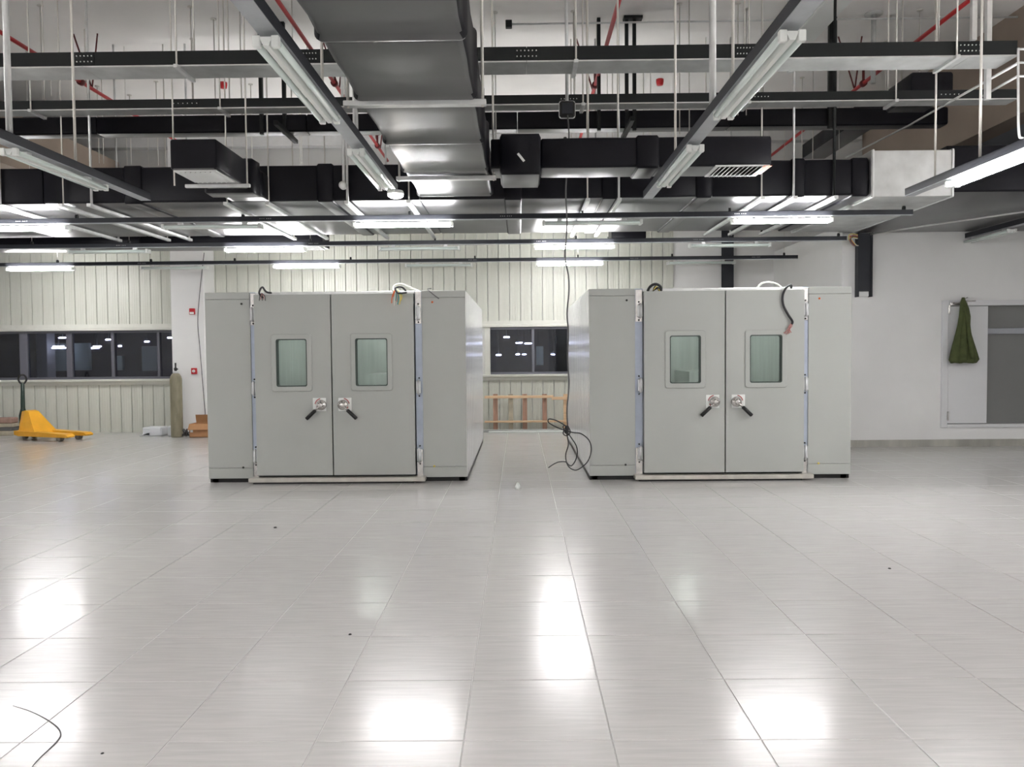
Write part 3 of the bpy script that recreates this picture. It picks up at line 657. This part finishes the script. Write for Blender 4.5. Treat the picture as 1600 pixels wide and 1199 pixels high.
strip('lamp rail left of the big central duct, running towards the camera',LX[1].x,-6,LX[1].y,hang=((AZ(570,226,SZ).y,.022),(AZ(523,160,SZ).y,.010),(2.2,.012)))
strip('lamp rail right of the big central duct, running towards the camera',LX[2].x,-6,LX[2].y,hang=((AZ(1046,258,SZ).y,.011),(AZ(1097,188,SZ).y,.025),(AZ(1123,150,SZ).y,.010)))
strip('lamp rail with a lit lamp at the right edge of the picture',LX[3].x,-6,LX[3].y,hang=((AZ(1458,290,SZ).y,.010),(AZ(1508,262,SZ).y,.012)))
def fy(pa,pb): return (AZ(*pa,fz-.04).y+AZ(*pb,fz-.04).y)/2
strip_l=[(0,fy((30,240),(160,297)),0,'unlit lamp on the far-left rail running towards the camera'),
 (1,fy((440,72),(530,190)),0,'larger, nearer unlit twin-tube lamp left of the central duct'),(1,fy((568,240),(618,297)),0,'smaller, farther unlit twin-tube lamp left of the central duct'),
 (2,fy((1210,70),(1133,180)),0,'larger, nearer unlit twin-tube lamp right of the central duct'),(2,fy((1076,238),(1025,290)),0,'smaller, farther unlit twin-tube lamp right of the central duct'),
 (3,fy((1497,287),(1600,242)),1,'brightly lit tube lamp at the right edge of the picture')]
for (i,yc,lit,lb) in strip_l: fixture(lb,(LX[i].x,yc,fz),0,lit,None,1.13)
for i in range(4):
    for k,yc in enumerate((.6,-3.2) if i in (0,3) else (-.6,-4.0)):
        fixture('lit tube lamp '+('overhead','behind the camera')[k]+' on the '+('far-left','centre-left','centre-right','far-right')[i]+' lamp rail',(LX[i].x,yc,fz),0,1,'lit lamps over and behind the camera')
for x_ in (-6.75,6.82):  # unseen lamp rows, added to brighten the floor towards both sides
    for yc,w_ in ((7.3,'first'),(4.8,'second'),(1.0,'third'),(-3.2,'last')): fixture('added lit tube lamp outside the view, '+w_+' in the row near the '+('left' if x_<0 else 'right')+' side wall',(x_,yc,fz+.2),0,1,'lit lamps over and behind the camera')
# outer right strip and its unlit lamp
e=AZ(1506,378,3.3); strip('short dark lamp rail near the white wall above the door, at right',e.x-.05,8.5,e.y,z=3.33)
fixture('unlit tube lamp high at right, above the olive jacket',(e.x-.05,e.y-.75,3.295),0,0)
# round lit lamp
p=AZ(618,303,SZ-.03); t=thing('round_lamp','small round lit lamp at the end of the rail beside the central duct','lamp',(p.x,p.y,0))
B().lathe([(.001,SZ+.0),(.075,SZ+.0),(.085,SZ-.02),(.085,SZ-.035),(.001,SZ-.035)],(0,0,0),20).obj('lamp_base',M['white'],t)
B().lathe([(.078,SZ-.035),(.076,SZ-.055),(.05,SZ-.07),(.001,SZ-.075)],(0,0,0),20).obj('diffuser',M['disc_on'],t)

# ---- sprinkler pipes
RZ=5.46
for i,((px,py),lb,fl_) in enumerate((((170,155),'red sprinkler pipe at far left under the ceiling',[(125,128)]),((600,243),'red sprinkler pipe left of the central duct',[(515,130),(590,228)]),((928,140),'red sprinkler pipe right of the central duct',[(932,133)]),((1330,145),'red sprinkler pipe at right under the ceiling',[(1360,130)]))):
    q=AZ(px,py,RZ); t=thing('sprinkler_pipe',lb,'pipe'); B().tube([(q.x,1,RZ),(q.x,BY-.05,RZ)],.026,10).obj('pipe',M['red'],t)
    for g in fl_:
        yy=AZ(*g,RZ).y; b=B(); b.lathe([(.026,-.03),(.05,-.03),(.05,.03),(.026,.03)],(q.x,yy,RZ),12,'y'); b.tube([(q.x,yy,RZ+.03),(q.x,yy,RZ+.2)],.02,8); b.lathe([(.001,.2),(.045,.2),(.045,.23),(.001,.23)],(q.x,yy,RZ),10); b.obj('pipe_tee',M['darkred'],t)
        b=B(); b.tube([(q.x,yy+.3,RZ),(q.x-.25,yy+.3,CEIL)],.012,6); b.tube([(q.x,yy+.3,RZ),(q.x+.1,yy+.3,CEIL)],.012,6); b.obj('pipe_bracket',M['darkred'],t)
    for yy in (5,8.3,11.6,14.9): B().tube([(q.x,yy,RZ),(q.x,yy,CEIL)],.008,6).obj('hanger_rod',M['rod'],t)
for (px,py) in ((349,133),(1031,128)):
    p=AY(px,py,12.8); B().lathe([(.001,-.05),(.05,-.05),(.06,0),(.06,.04),(.001,.04)],p,12).obj('alarm_sounder',M['red'],None,'small red alarm sounder under the ceiling at '+('upper left' if px<500 else 'right of centre'),'alarm')
# ---- ceiling conduit with black box
a=AZ(800,38,CEIL-.12); b_=AZ(1240,31,CEIL-.12)
t=thing('ceiling_conduit','thin grey conduit with a small black end box along the ceiling, right of centre','conduit')
B().tube([a,b_,(6.9,b_.y,b_.z)],.014,8).obj('pipe',M['galvw'],t); B().bbox(a.x-.09,a.x,a.y-.04,a.y+.04,a.z-.05,a.z+.05,.006).obj('junction_box',M['tray'],t)
# white ceiling duct upper right
q=AZ(1325,0,5.95); q2=AZ(1272,65,5.95); q3=AZ(1290,0,5.95)
t=thing('white_duct','white boxed duct under the ceiling, upper right beside the lamp rail','duct')
B().bbox(q2.x-.34,q2.x,3,q2.y,5.95,CEIL-.002,.01).obj('duct_section',M['white'],t)
# free hanging rods with flanges
fr=thing('hanger_rod_set','set of thin threaded rods hanging from the ceiling slab','rods')
for (px,yb,Y) in ((67,155,10.8),(80,150,12.5),(303,180,12),(337,180,11.3),(301,160,10.9),(366,75,12.6),(378,180,10.9),(457,70,10.5),(775,217,11.2),(897,180,11.2),(1062,210,11),(1077,205,10.8),(1153,180,11),(1166,180,11.2),(1388,145,11.5),(1436,150,11.3),(1460,280,10.9),(1384,145,12.4),(247,258,13.8),(469,256,13.9),(472,256,13.8),(162,256,13.6),(155,255,14),(900+20,215,13.5),(1253,248,14),(1270,248,13.6),(205,256,14.5),(394,256,14),(950,370,13.35),(1017,370,13.35)):
    p=AY(px,yb,Y); b=B(); b.tube([p,(p.x,Y,CEIL-.002)],.008,6); b.lathe([(.001,-.012),(.04,-.012),(.04,0),(.001,0)],(p.x,Y,CEIL-.002),10); b.obj('hanger_rod',M['rod'],fr)
t=thing('rail_post_set','two pale steel channel posts hanging at the upper right','posts')
for px,yb in ((1545,155),(1523,62),(1236,112)):
    p=AY(px,yb,8.0); B().bbox(p.x-.025,p.x+.025,8.0,8.05,p.z,CEIL-.002,.003).obj('post',M['galvw'],t)
p=AY(1365,40,11.4); b=B(); b.tube([(p.x,11.4,CEIL-.003),(p.x,11.4,p.z-.8)],.035,8); b.lathe([(.001,-.02),(.12,-.02),(.12,0),(.001,0)],(p.x,11.4,CEIL-.002),14); b.obj('drop_pipe',M['galvw'],None,'grey drop pipe with ceiling flange, upper right','pipe')
# ladder-like rail frame at the right edge
t=thing('guard_rail','pale rounded tube frame at the upper right edge of the picture','frame')
b=B(); Yq=7.4; b.tube(smooth_path([AY(1591,75,Yq),AY(1591,140,Yq),AY(1592,205,Yq),AY(1598,216,Yq),AY(1625,216,Yq)]),.011,8); b.tube([AY(1591,77,Yq),AY(1640,75,Yq)],.011,8); b.tube([AY(1591,98,Yq),AY(1640,97,Yq)],.011,8); b.tube([AY(1591,119,Yq),AY(1640,118,Yq)],.011,8); b.obj('tube_frame',M['galvw'],t)
B().tube([AY(1590,99,7.4),AZ(1420,196,4.55),AZ(1322,246,4.55)],.013,8).obj('long_pipe',M['galvw'],None,'long thin pale pipe slanting down from the upper right edge','pipe')
B().tube([AY(1590,119,7.4),AY(1536,150,8.6)],.012,8).obj('short_pipe',M['galvw'],None,'short thin pale pipe just below the long one at upper right','pipe')
# hanging black box and its cable
t=thing('hanging_socket_box','small black square box on a grey pole, hanging right of the central duct','box')
p=AY(886,172,8.95); b=B(); b.tube([(p.x,8.95,p.z+.08),(p.x-.0,8.95,CEIL)],.018,8); b.obj('pole',M['galvw'],t)
B().bbox(p.x-.085,p.x+.085,8.90,9.0,p.z-.09,p.z+.09,.02).obj('box_body',M['black'],t)
B().bbox(p.x-.06,p.x+.06,8.885,8.90,p.z-.06,p.z+.06,.005).obj('box_face',M['chan'],t)
b=B(); b.rings([[(p.x+a_,y,p.z+c_) for a_,c_ in rrect(-.085-g,.085+g,-.09-g,.09+g,.03)] for y,g in ((8.93,.0),(8.93,.006),(8.95,.006),(8.95,0))],caps=False); b.obj('box_rim',M['galvw'],t)
cab=thing('hanging_cable','thin black cable dropping from the box to a knotted coil beside the right chamber','cable')
Yc=lambda y: 8.88+(y-170)/560*.62
drop=[(887,180),(889,215),(887,250),(884,300),(886,350),(883,400),(888,430),(889,455),(886,490),(888,520),(887,560),(889,600),(886,640),(887,665)]
B().tube(smooth_path([AY(x,y,Yc(y)) for x,y in drop],5),.0085,8).obj('drop_cable',M['gcable'],cab)
p=AY(884,230,Yc(230)); B().bbox(p.x-.025,p.x+.012,p.y-.02,p.y+.02,p.z-.13,p.z+.11,.008).obj('cable_plug',M['black'],cab)
loops=[[(887,668),(878,662),(868,657),(858,655),(857,660),(866,666),(880,672),(892,676)],[(880,672),(895,676),(908,678),(920,688),(924,702),(920,718),(912,728),(900,735),(890,731),(885,722),(884,710),(888,695),(886,680),(883,668)],
 [(886,675),(893,685),(900,696),(902,708),(899,720),(893,728),(888,726),(884,722),(874,722),(866,725),(857,731)],[(882,670),(880,678),(886,681),(891,676),(888,668),(880,666),(883,676),(890,680)]]
for lp in loops: B().tube(smooth_path([AY(x,y,Yc(y)+.012*math.sin(i*2.1)) for i,(x,y) in enumerate(lp)],5),.0068,8).obj('cable_loop',M['cable'],cab)
p=AY(886,671,Yc(671)); B().bbox(p.x-.022,p.x+.022,p.y-.022,p.y+.022,p.z-.045,p.z+.045,.012).obj('knot',M['cable'],cab)

# valve pair rod clamp by strip
p=AY(536,290,9.3); t=thing('drop_pipe','grey drop pipe with a small clamp, left of the central duct','pipe')
B().tube([(p.x+.01,9.3,p.z),(p.x+.01,9.3,CEIL)],.018,8).obj('pipe',M['galvw'],t); b=B(); b.lathe([(.02,-.03),(.045,-.03),(.045,.03),(.02,.03)],p,14,'y'); b.obj('clamp',M['galvw'],t)

# ---- steel risers on the walls
t=thing('steel_post','dark steel wall post behind the right chamber','post')
x0,x1=AY(1128,400,BY).x,AY(1144,400,BY).x
b=B(); b.box(x0,x1,BY-.12,BY-.11,.0,4.5); b.box(x0,x1,BY+.03,BY+.04,0,4.5); b.box((x0+x1)/2-.006,(x0+x1)/2+.006,BY-.11,BY+.03,0,4.5); b.obj('beam',M['chan'],t)
x0,x1=AY(1340,400,RY-.1).x,AY(1363,400,RY-.1).x; z0=AY(1350,464,RY-.1).z; z1=AY(1350,364,RY-.1).z
t=thing('cable_riser','dark steel cable riser on the white wall, ending in two prongs','riser')
b=B(); b.box(x0,x0+.02,RY-.12,RY-.0,z0,z1); b.box(x1-.02,x1,RY-.12,RY-.0,z0,z1); b.obj('side_flange',M['chan'],t)
B().box(x0+.02,x1-.02,RY-.09,RY-.07,z0+.09,z1).obj('cover',M['chan'],t); B().box(x0+.03,x1-.03,RY-.05,RY-.0,z0+.01,z0+.09).obj('foot',M['white'],t)
t=thing('wire_bundle','tangle of coloured wires beside the cable riser at the wall top','wires')
for i in range(7):
    c_=('yell','wcable','pink','orange','gcable')[i%5]; a_=random.uniform(-3,3)
    B().tube(smooth_path([AY(1340,367+i,RY-.15),AY(1331+a_,366+i,RY-.18),AY(1326+i*.8,374+a_,RY-.18),AY(1332+i,383+a_*.6,RY-.16),AY(1341,384,RY-.13)]),.008,5).obj('wire',M[c_],t)
# alarm devices on the column
for (px,py,lb) in ((301,487,'square red and white alarm flasher high on the white column'),(304,580,'red fire call point with white button, lower on the white column')):
    p=AY(px,py,15.8); t=thing('fire_alarm',lb,'alarm'); B().bbox(p.x-.055,p.x+.055,15.76,15.8,p.z-.06,p.z+.06,.006).obj('casing',M['alarm'],t)
    if py<500: B().bbox(p.x-.04,p.x+.04,15.745,15.76,p.z-.055,p.z-.01,.004).obj('lens',M['white'],t)
    else: B().lathe([(.001,-.06),(.028,-.06),(.03,-.04),(.001,-.04)],(p.x,15.8,p.z),14,'y').obj('button',M['white'],t)
cable('column_cable','thin grey cable hanging loosely down the white column','cable',[AY(319,395,15.74),AY(315,430,15.75),AY(311,470,15.74),AY(309,505,15.74),AY(312,540,15.73),AY(316,590,15.73),AY(321,650,15.74)],.008,'gcable')

# ================================================================== THINGS AGAINST THE BACK WALL
# gas cylinder
p=AZ(277,683,0); t=thing('gas_cylinder','tall weathered olive-brown gas cylinder beside the white column','gas cylinder',(p.x,p.y,0))
ys=lambda y: (683-y)/ (F/ p.y)
B().lathe([(.001,0),(.105,0),(.112,.02),(.112,1.10),(.10,1.17),(.07,1.22),(.045,1.235),(.001,1.235)],(0,0,0),24).obj('bottle',M['gas'],t)
B().lathe([(.05,1.22),(.055,1.24),(.055,1.27),(.03,1.275)],(0,0,0),16).obj('neck_ring',M['galvw'],t)
b=B(); b.lathe([(.001,1.25),(.028,1.25),(.024,1.29),(.032,1.30),(.032,1.33),(.016,1.34),(.016,1.43),(.001,1.43)],(0,0,0),12); b.tube([(0,0,1.31),(.05,-.02,1.31)],.012,8); b.obj('valve',M['black'],t)
# cardboard box
p=AZ(296,684,0); t=thing('cardboard_box','open brown cardboard box behind the left chamber, by the gas cylinder','box',(p.x,p.y,0))
b=B(); wx,wy,wz=.44,.35,.26; b.box(0,wx,0,.008,0,wz); b.box(0,wx,wy-.008,wy,0,wz); b.box(0,.008,0,wy,0,wz); b.box(wx-.008,wx,0,wy,0,wz); b.box(0,wx,0,wy,0,.008); b.obj('carton',M['card'],t)
B().box(0,wx,0,.006,-.16,0,Matrix.Translation((0,wy,wz))@Matrix.Rotation(-2.9,4,'X')).obj('flap',M['card'],t)
B().box(0,wx,0,.006,0,.15,Matrix.Translation((0,wy-.01,wz))@Matrix.Rotation(-.15,4,'X')).obj('flap',M['card'],t)
B().box(0,wx,-.006,0,0,.13,Matrix.Translation((0,0,wz))@Matrix.Rotation(2.5,4,'X')).obj('flap',M['card'],t)
B().box(.02,.07,-.004,0,.1,.24).obj('label_sticker',M['white'],t)
# dark scraps between
b=B(); p=AZ(290,683,0)
for i in range(8): b.tube(smooth_path([(p.x+random.uniform(-.08,.08),p.y+random.uniform(-.05,.1),.02),(p.x+random.uniform(-.1,.08),p.y,.04+random.random()*.12),(p.x+random.uniform(-.08,.08),p.y+.05,.02)],4),.012,5)
b.obj('cable_scraps',M['gcable'],None,'small dark heap of cable scraps between cylinder and cardboard box','cables')
# white wrapped parcel
a=AZ(217,682,0); c_=AZ(259,680,0); t=thing('wrapped_parcel','flat white parcel in wrapping film on the floor, left of the gas cylinder','parcel')
b=B(); w0=c_.x-a.x
b.bbox(a.x+.06,c_.x,a.y+.02,a.y+.35,.0,.17,.02); b.obj('parcel_body',M['film2'],t)
b=B(); b.rings([[(a.x-.0+i*.10,a.y+.02+dy,.003+hh*(i*.28+.05)) for dy,hh in ((0,0),(0,.10),(.1,.14),(.25,.09),(.3,0))] for i in range(3)],smooth=True); b.obj('loose_film',M['film2'],t)
a=AZ(262,683,0); B().bbox(a.x-.05,a.x+.13,a.y+.1,a.y+.3,0,.2,.02).obj('small_white_bag',M['film2'],None,'small crumpled white bag squeezed behind the gas cylinder','bag')
# stacked items at the left edge
p=AZ(2,681,0); t=thing('timber_block','pile of weathered timber pieces at the left edge: the bottom board','timber'); B().bbox(p.x-.35,p.x+.25,p.y,p.y+.4,0,.09,.008).obj('board',M['woodb'],t)
B().bbox(p.x-.3,p.x+.2,p.y+.02,p.y+.38,.091,.17,.01).obj('grey_plank',M['grey'],None,'dark grey plank on the weathered board at the left edge','timber')
B().bbox(p.x-.3,p.x+.24,p.y+.0,p.y+.36,.171,.235,.01).obj('pale_plank',M['woodb'],None,'pale weathered plank on top of the dark one at the left edge','timber')
B().bbox(p.x-.2,p.x+.17,p.y+.05,p.y+.3,.236,.35,.02).obj('pink_brick',mat('brick_pink',(.42,.27,.22),.8,var=.1),None,'dull pink block topping the timber pile at the left edge','block')
# pallet truck
p=AZ(45,686,0); t=thing('pallet_truck','yellow pallet truck with dark upright handle beside the cream wall','pallet truck',(p.x,p.y,0),math.radians(-20)); t.location.x+=.06; t.scale=(1.06,1.06,1.06)
for s in (-1,1):
    b=B(); b.prism([(-.1,.10),(-.1,.17),(1.12,.135),(1.18,.10),(1.16,.075),(.0,.075)],s*.19-.08,s*.19+.08); b.obj('fork',M['yellow'],t)
    b=B(); b.lathe([(.001,-.05),(.04,-.05),(.045,-.03),(.045,.03),(.04,.05),(.001,.05)],(.92,s*.19,.046),16,'y'); b.obj('load_wheel',M['wheel'],t)
    b=B(); b.lathe([(.001,-.03),(.05,-.03),(.055,0),(.05,.03),(.001,.03)],(-.05,s*.09,.056),16,'y'); b.obj('steer_wheel',M['wheel'],t)
b=B(); prof=lambda x,k: [(x,-.27*k-.0,.10),(x,.27*k,.10),(x,.09*k+.0,.53*k**.3 if False else .50),(x,-.09*k,.50)]
b.rings([[(-.17,-.10,.10),(-.17,.10,.10),(-.14,.07,.50),(-.14,-.07,.50)],[(.0,-.27,.10),(.0,.27,.10),(-.02,.10,.52),(-.02,-.10,.52)],[(.14,-.27,.10),(.14,.27,.10),(.06,.10,.50),(.06,-.10,.50)],[(.42,-.27,.10),(.42,.27,.10),(.36,.20,.16),(.36,-.20,.16)]],smooth=False); b.obj('body_cover',M['yellow'],t)
b=B(); b.bbox(.10,.105,-.05,.03,.36,.41,.001); b.obj('badge',M['black'],t)
b=B(); b.lathe([(.001,.12),(.055,.12),(.055,.30),(.035,.34),(.035,.40),(.001,.40)],(-.20,0,0),14); b.obj('pump',M['dkgreen'],t)
b=B(); b.tube([(-.20,0,.2),(-.20,0,.42),(-.20,0,.55),(-.19,0,1.0)],[.06,.07,.038,.03],12); b.obj('handle_shaft',M['dkgreen'],t)
b=B(); b.tube(smooth_path([(-.19,0,.98),(-.215,-.04,1.03),(-.225,-.05,1.09),(-.20,-.03,1.15),(-.18,.03,1.15),(-.155,.05,1.09),(-.165,.04,1.03),(-.19,0,.98)]),.016,8); b.obj('handle_loop',M['black'],t)
# wooden ladder lying on its side
yL=BY-.35; t=thing('wooden_ladder','wooden ladder lying on its edge below the window between the chambers','ladder')
def lb(x0,x1,y0p,y1p,yy,dep,mm,nm,par): 
    a=AY(x0,y1p,yy); b=AY(x1,y0p,yy); return B().bbox(a.x,b.x,yy,yy+dep,a.z,b.z,.004).obj(nm,M[mm],par)
lb(757,865,618,623,yL,.05,'wood','side_rail',t); lb(862,905,620,625,yL-.01,.04,'wood','side_rail',t)
lb(757,905,657,661,yL,.05,'wood','side_rail',t)
for (xx,mm) in ((774,'wood2'),(798,'woodb'),(820,'wood2'),(851,'wood2'),(884,'wood')):
    a=AY(xx-3.5,640,yL+.05); b=AY(xx+3.5,616,yL+.05); B().bbox(a.x,b.x,yL+.052,yL+.097,0,b.z,.004).obj('rung',M[mm],t)
a=AZ(757,670,0); b=AZ(905,668,0)
B().bbox(a.x,b.x,yL-.14,yL-.09,0,.045,.004).obj('metal_profile',M['galv'],None,'long silver metal profile on the floor in front of the ladder','profile')
B().bbox(a.x+.12,b.x-.3,yL-.32,yL-.25,0,.03,.004).obj('metal_profile',M['white'],None,'shorter white metal strip on the floor, nearer than the silver profile','profile')
# floor bits
p=AZ(809,764,0); b=B(); b.rings([[(p.x+math.cos(t_)*r_*(1+.3*math.sin(3*t_)),p.y+math.sin(t_)*r_*.8,z_*(1+.5*math.cos(2*t_))) for t_ in [k*PI/5 for k in range(10)]] for r_,z_ in ((.035,.001),(.03,.02),(.012,.045),(.002,.05))]); b.obj('paper_scrap',M['white'],None,'tiny crumpled white paper on the floor between the chambers','paper')
for (px,py,r_,lb_) in ((430,825,.016,'small dark crumb on the floor in front of the left chamber'),(547,992,.010,'tiny dark speck on the floor, lower left of centre'),(1390,889,.012,'small dark speck on the floor at right'),(160,1178,.007,'tiny dark speck on the floor at the lower left')):
    p=AZ(px,py,0); B().lathe([(.001,0),(r_,.0005),(r_*.7,r_*.5),(.001,r_*.6)],p,7).obj('floor_crumb',M['black'],None,lb_,'debris')
p_=[(20,1103),(48,1112),(72,1124),(90,1137),(95,1148),(90,1158),(78,1170),(62,1185),(50,1199),(42,1215)]
B().tube(smooth_path([AZ(x,y,.002) for x,y in p_],5),[.0008+.0022*math.sin(PI*min(1,(i+1)/46)) for i in range(46)],6).obj('black_scuff',M['gcable'],None,'thin dark curved scuff lying on the floor at the lower left','scuff')  # dark scuff on the floor, built as a thin raised strand
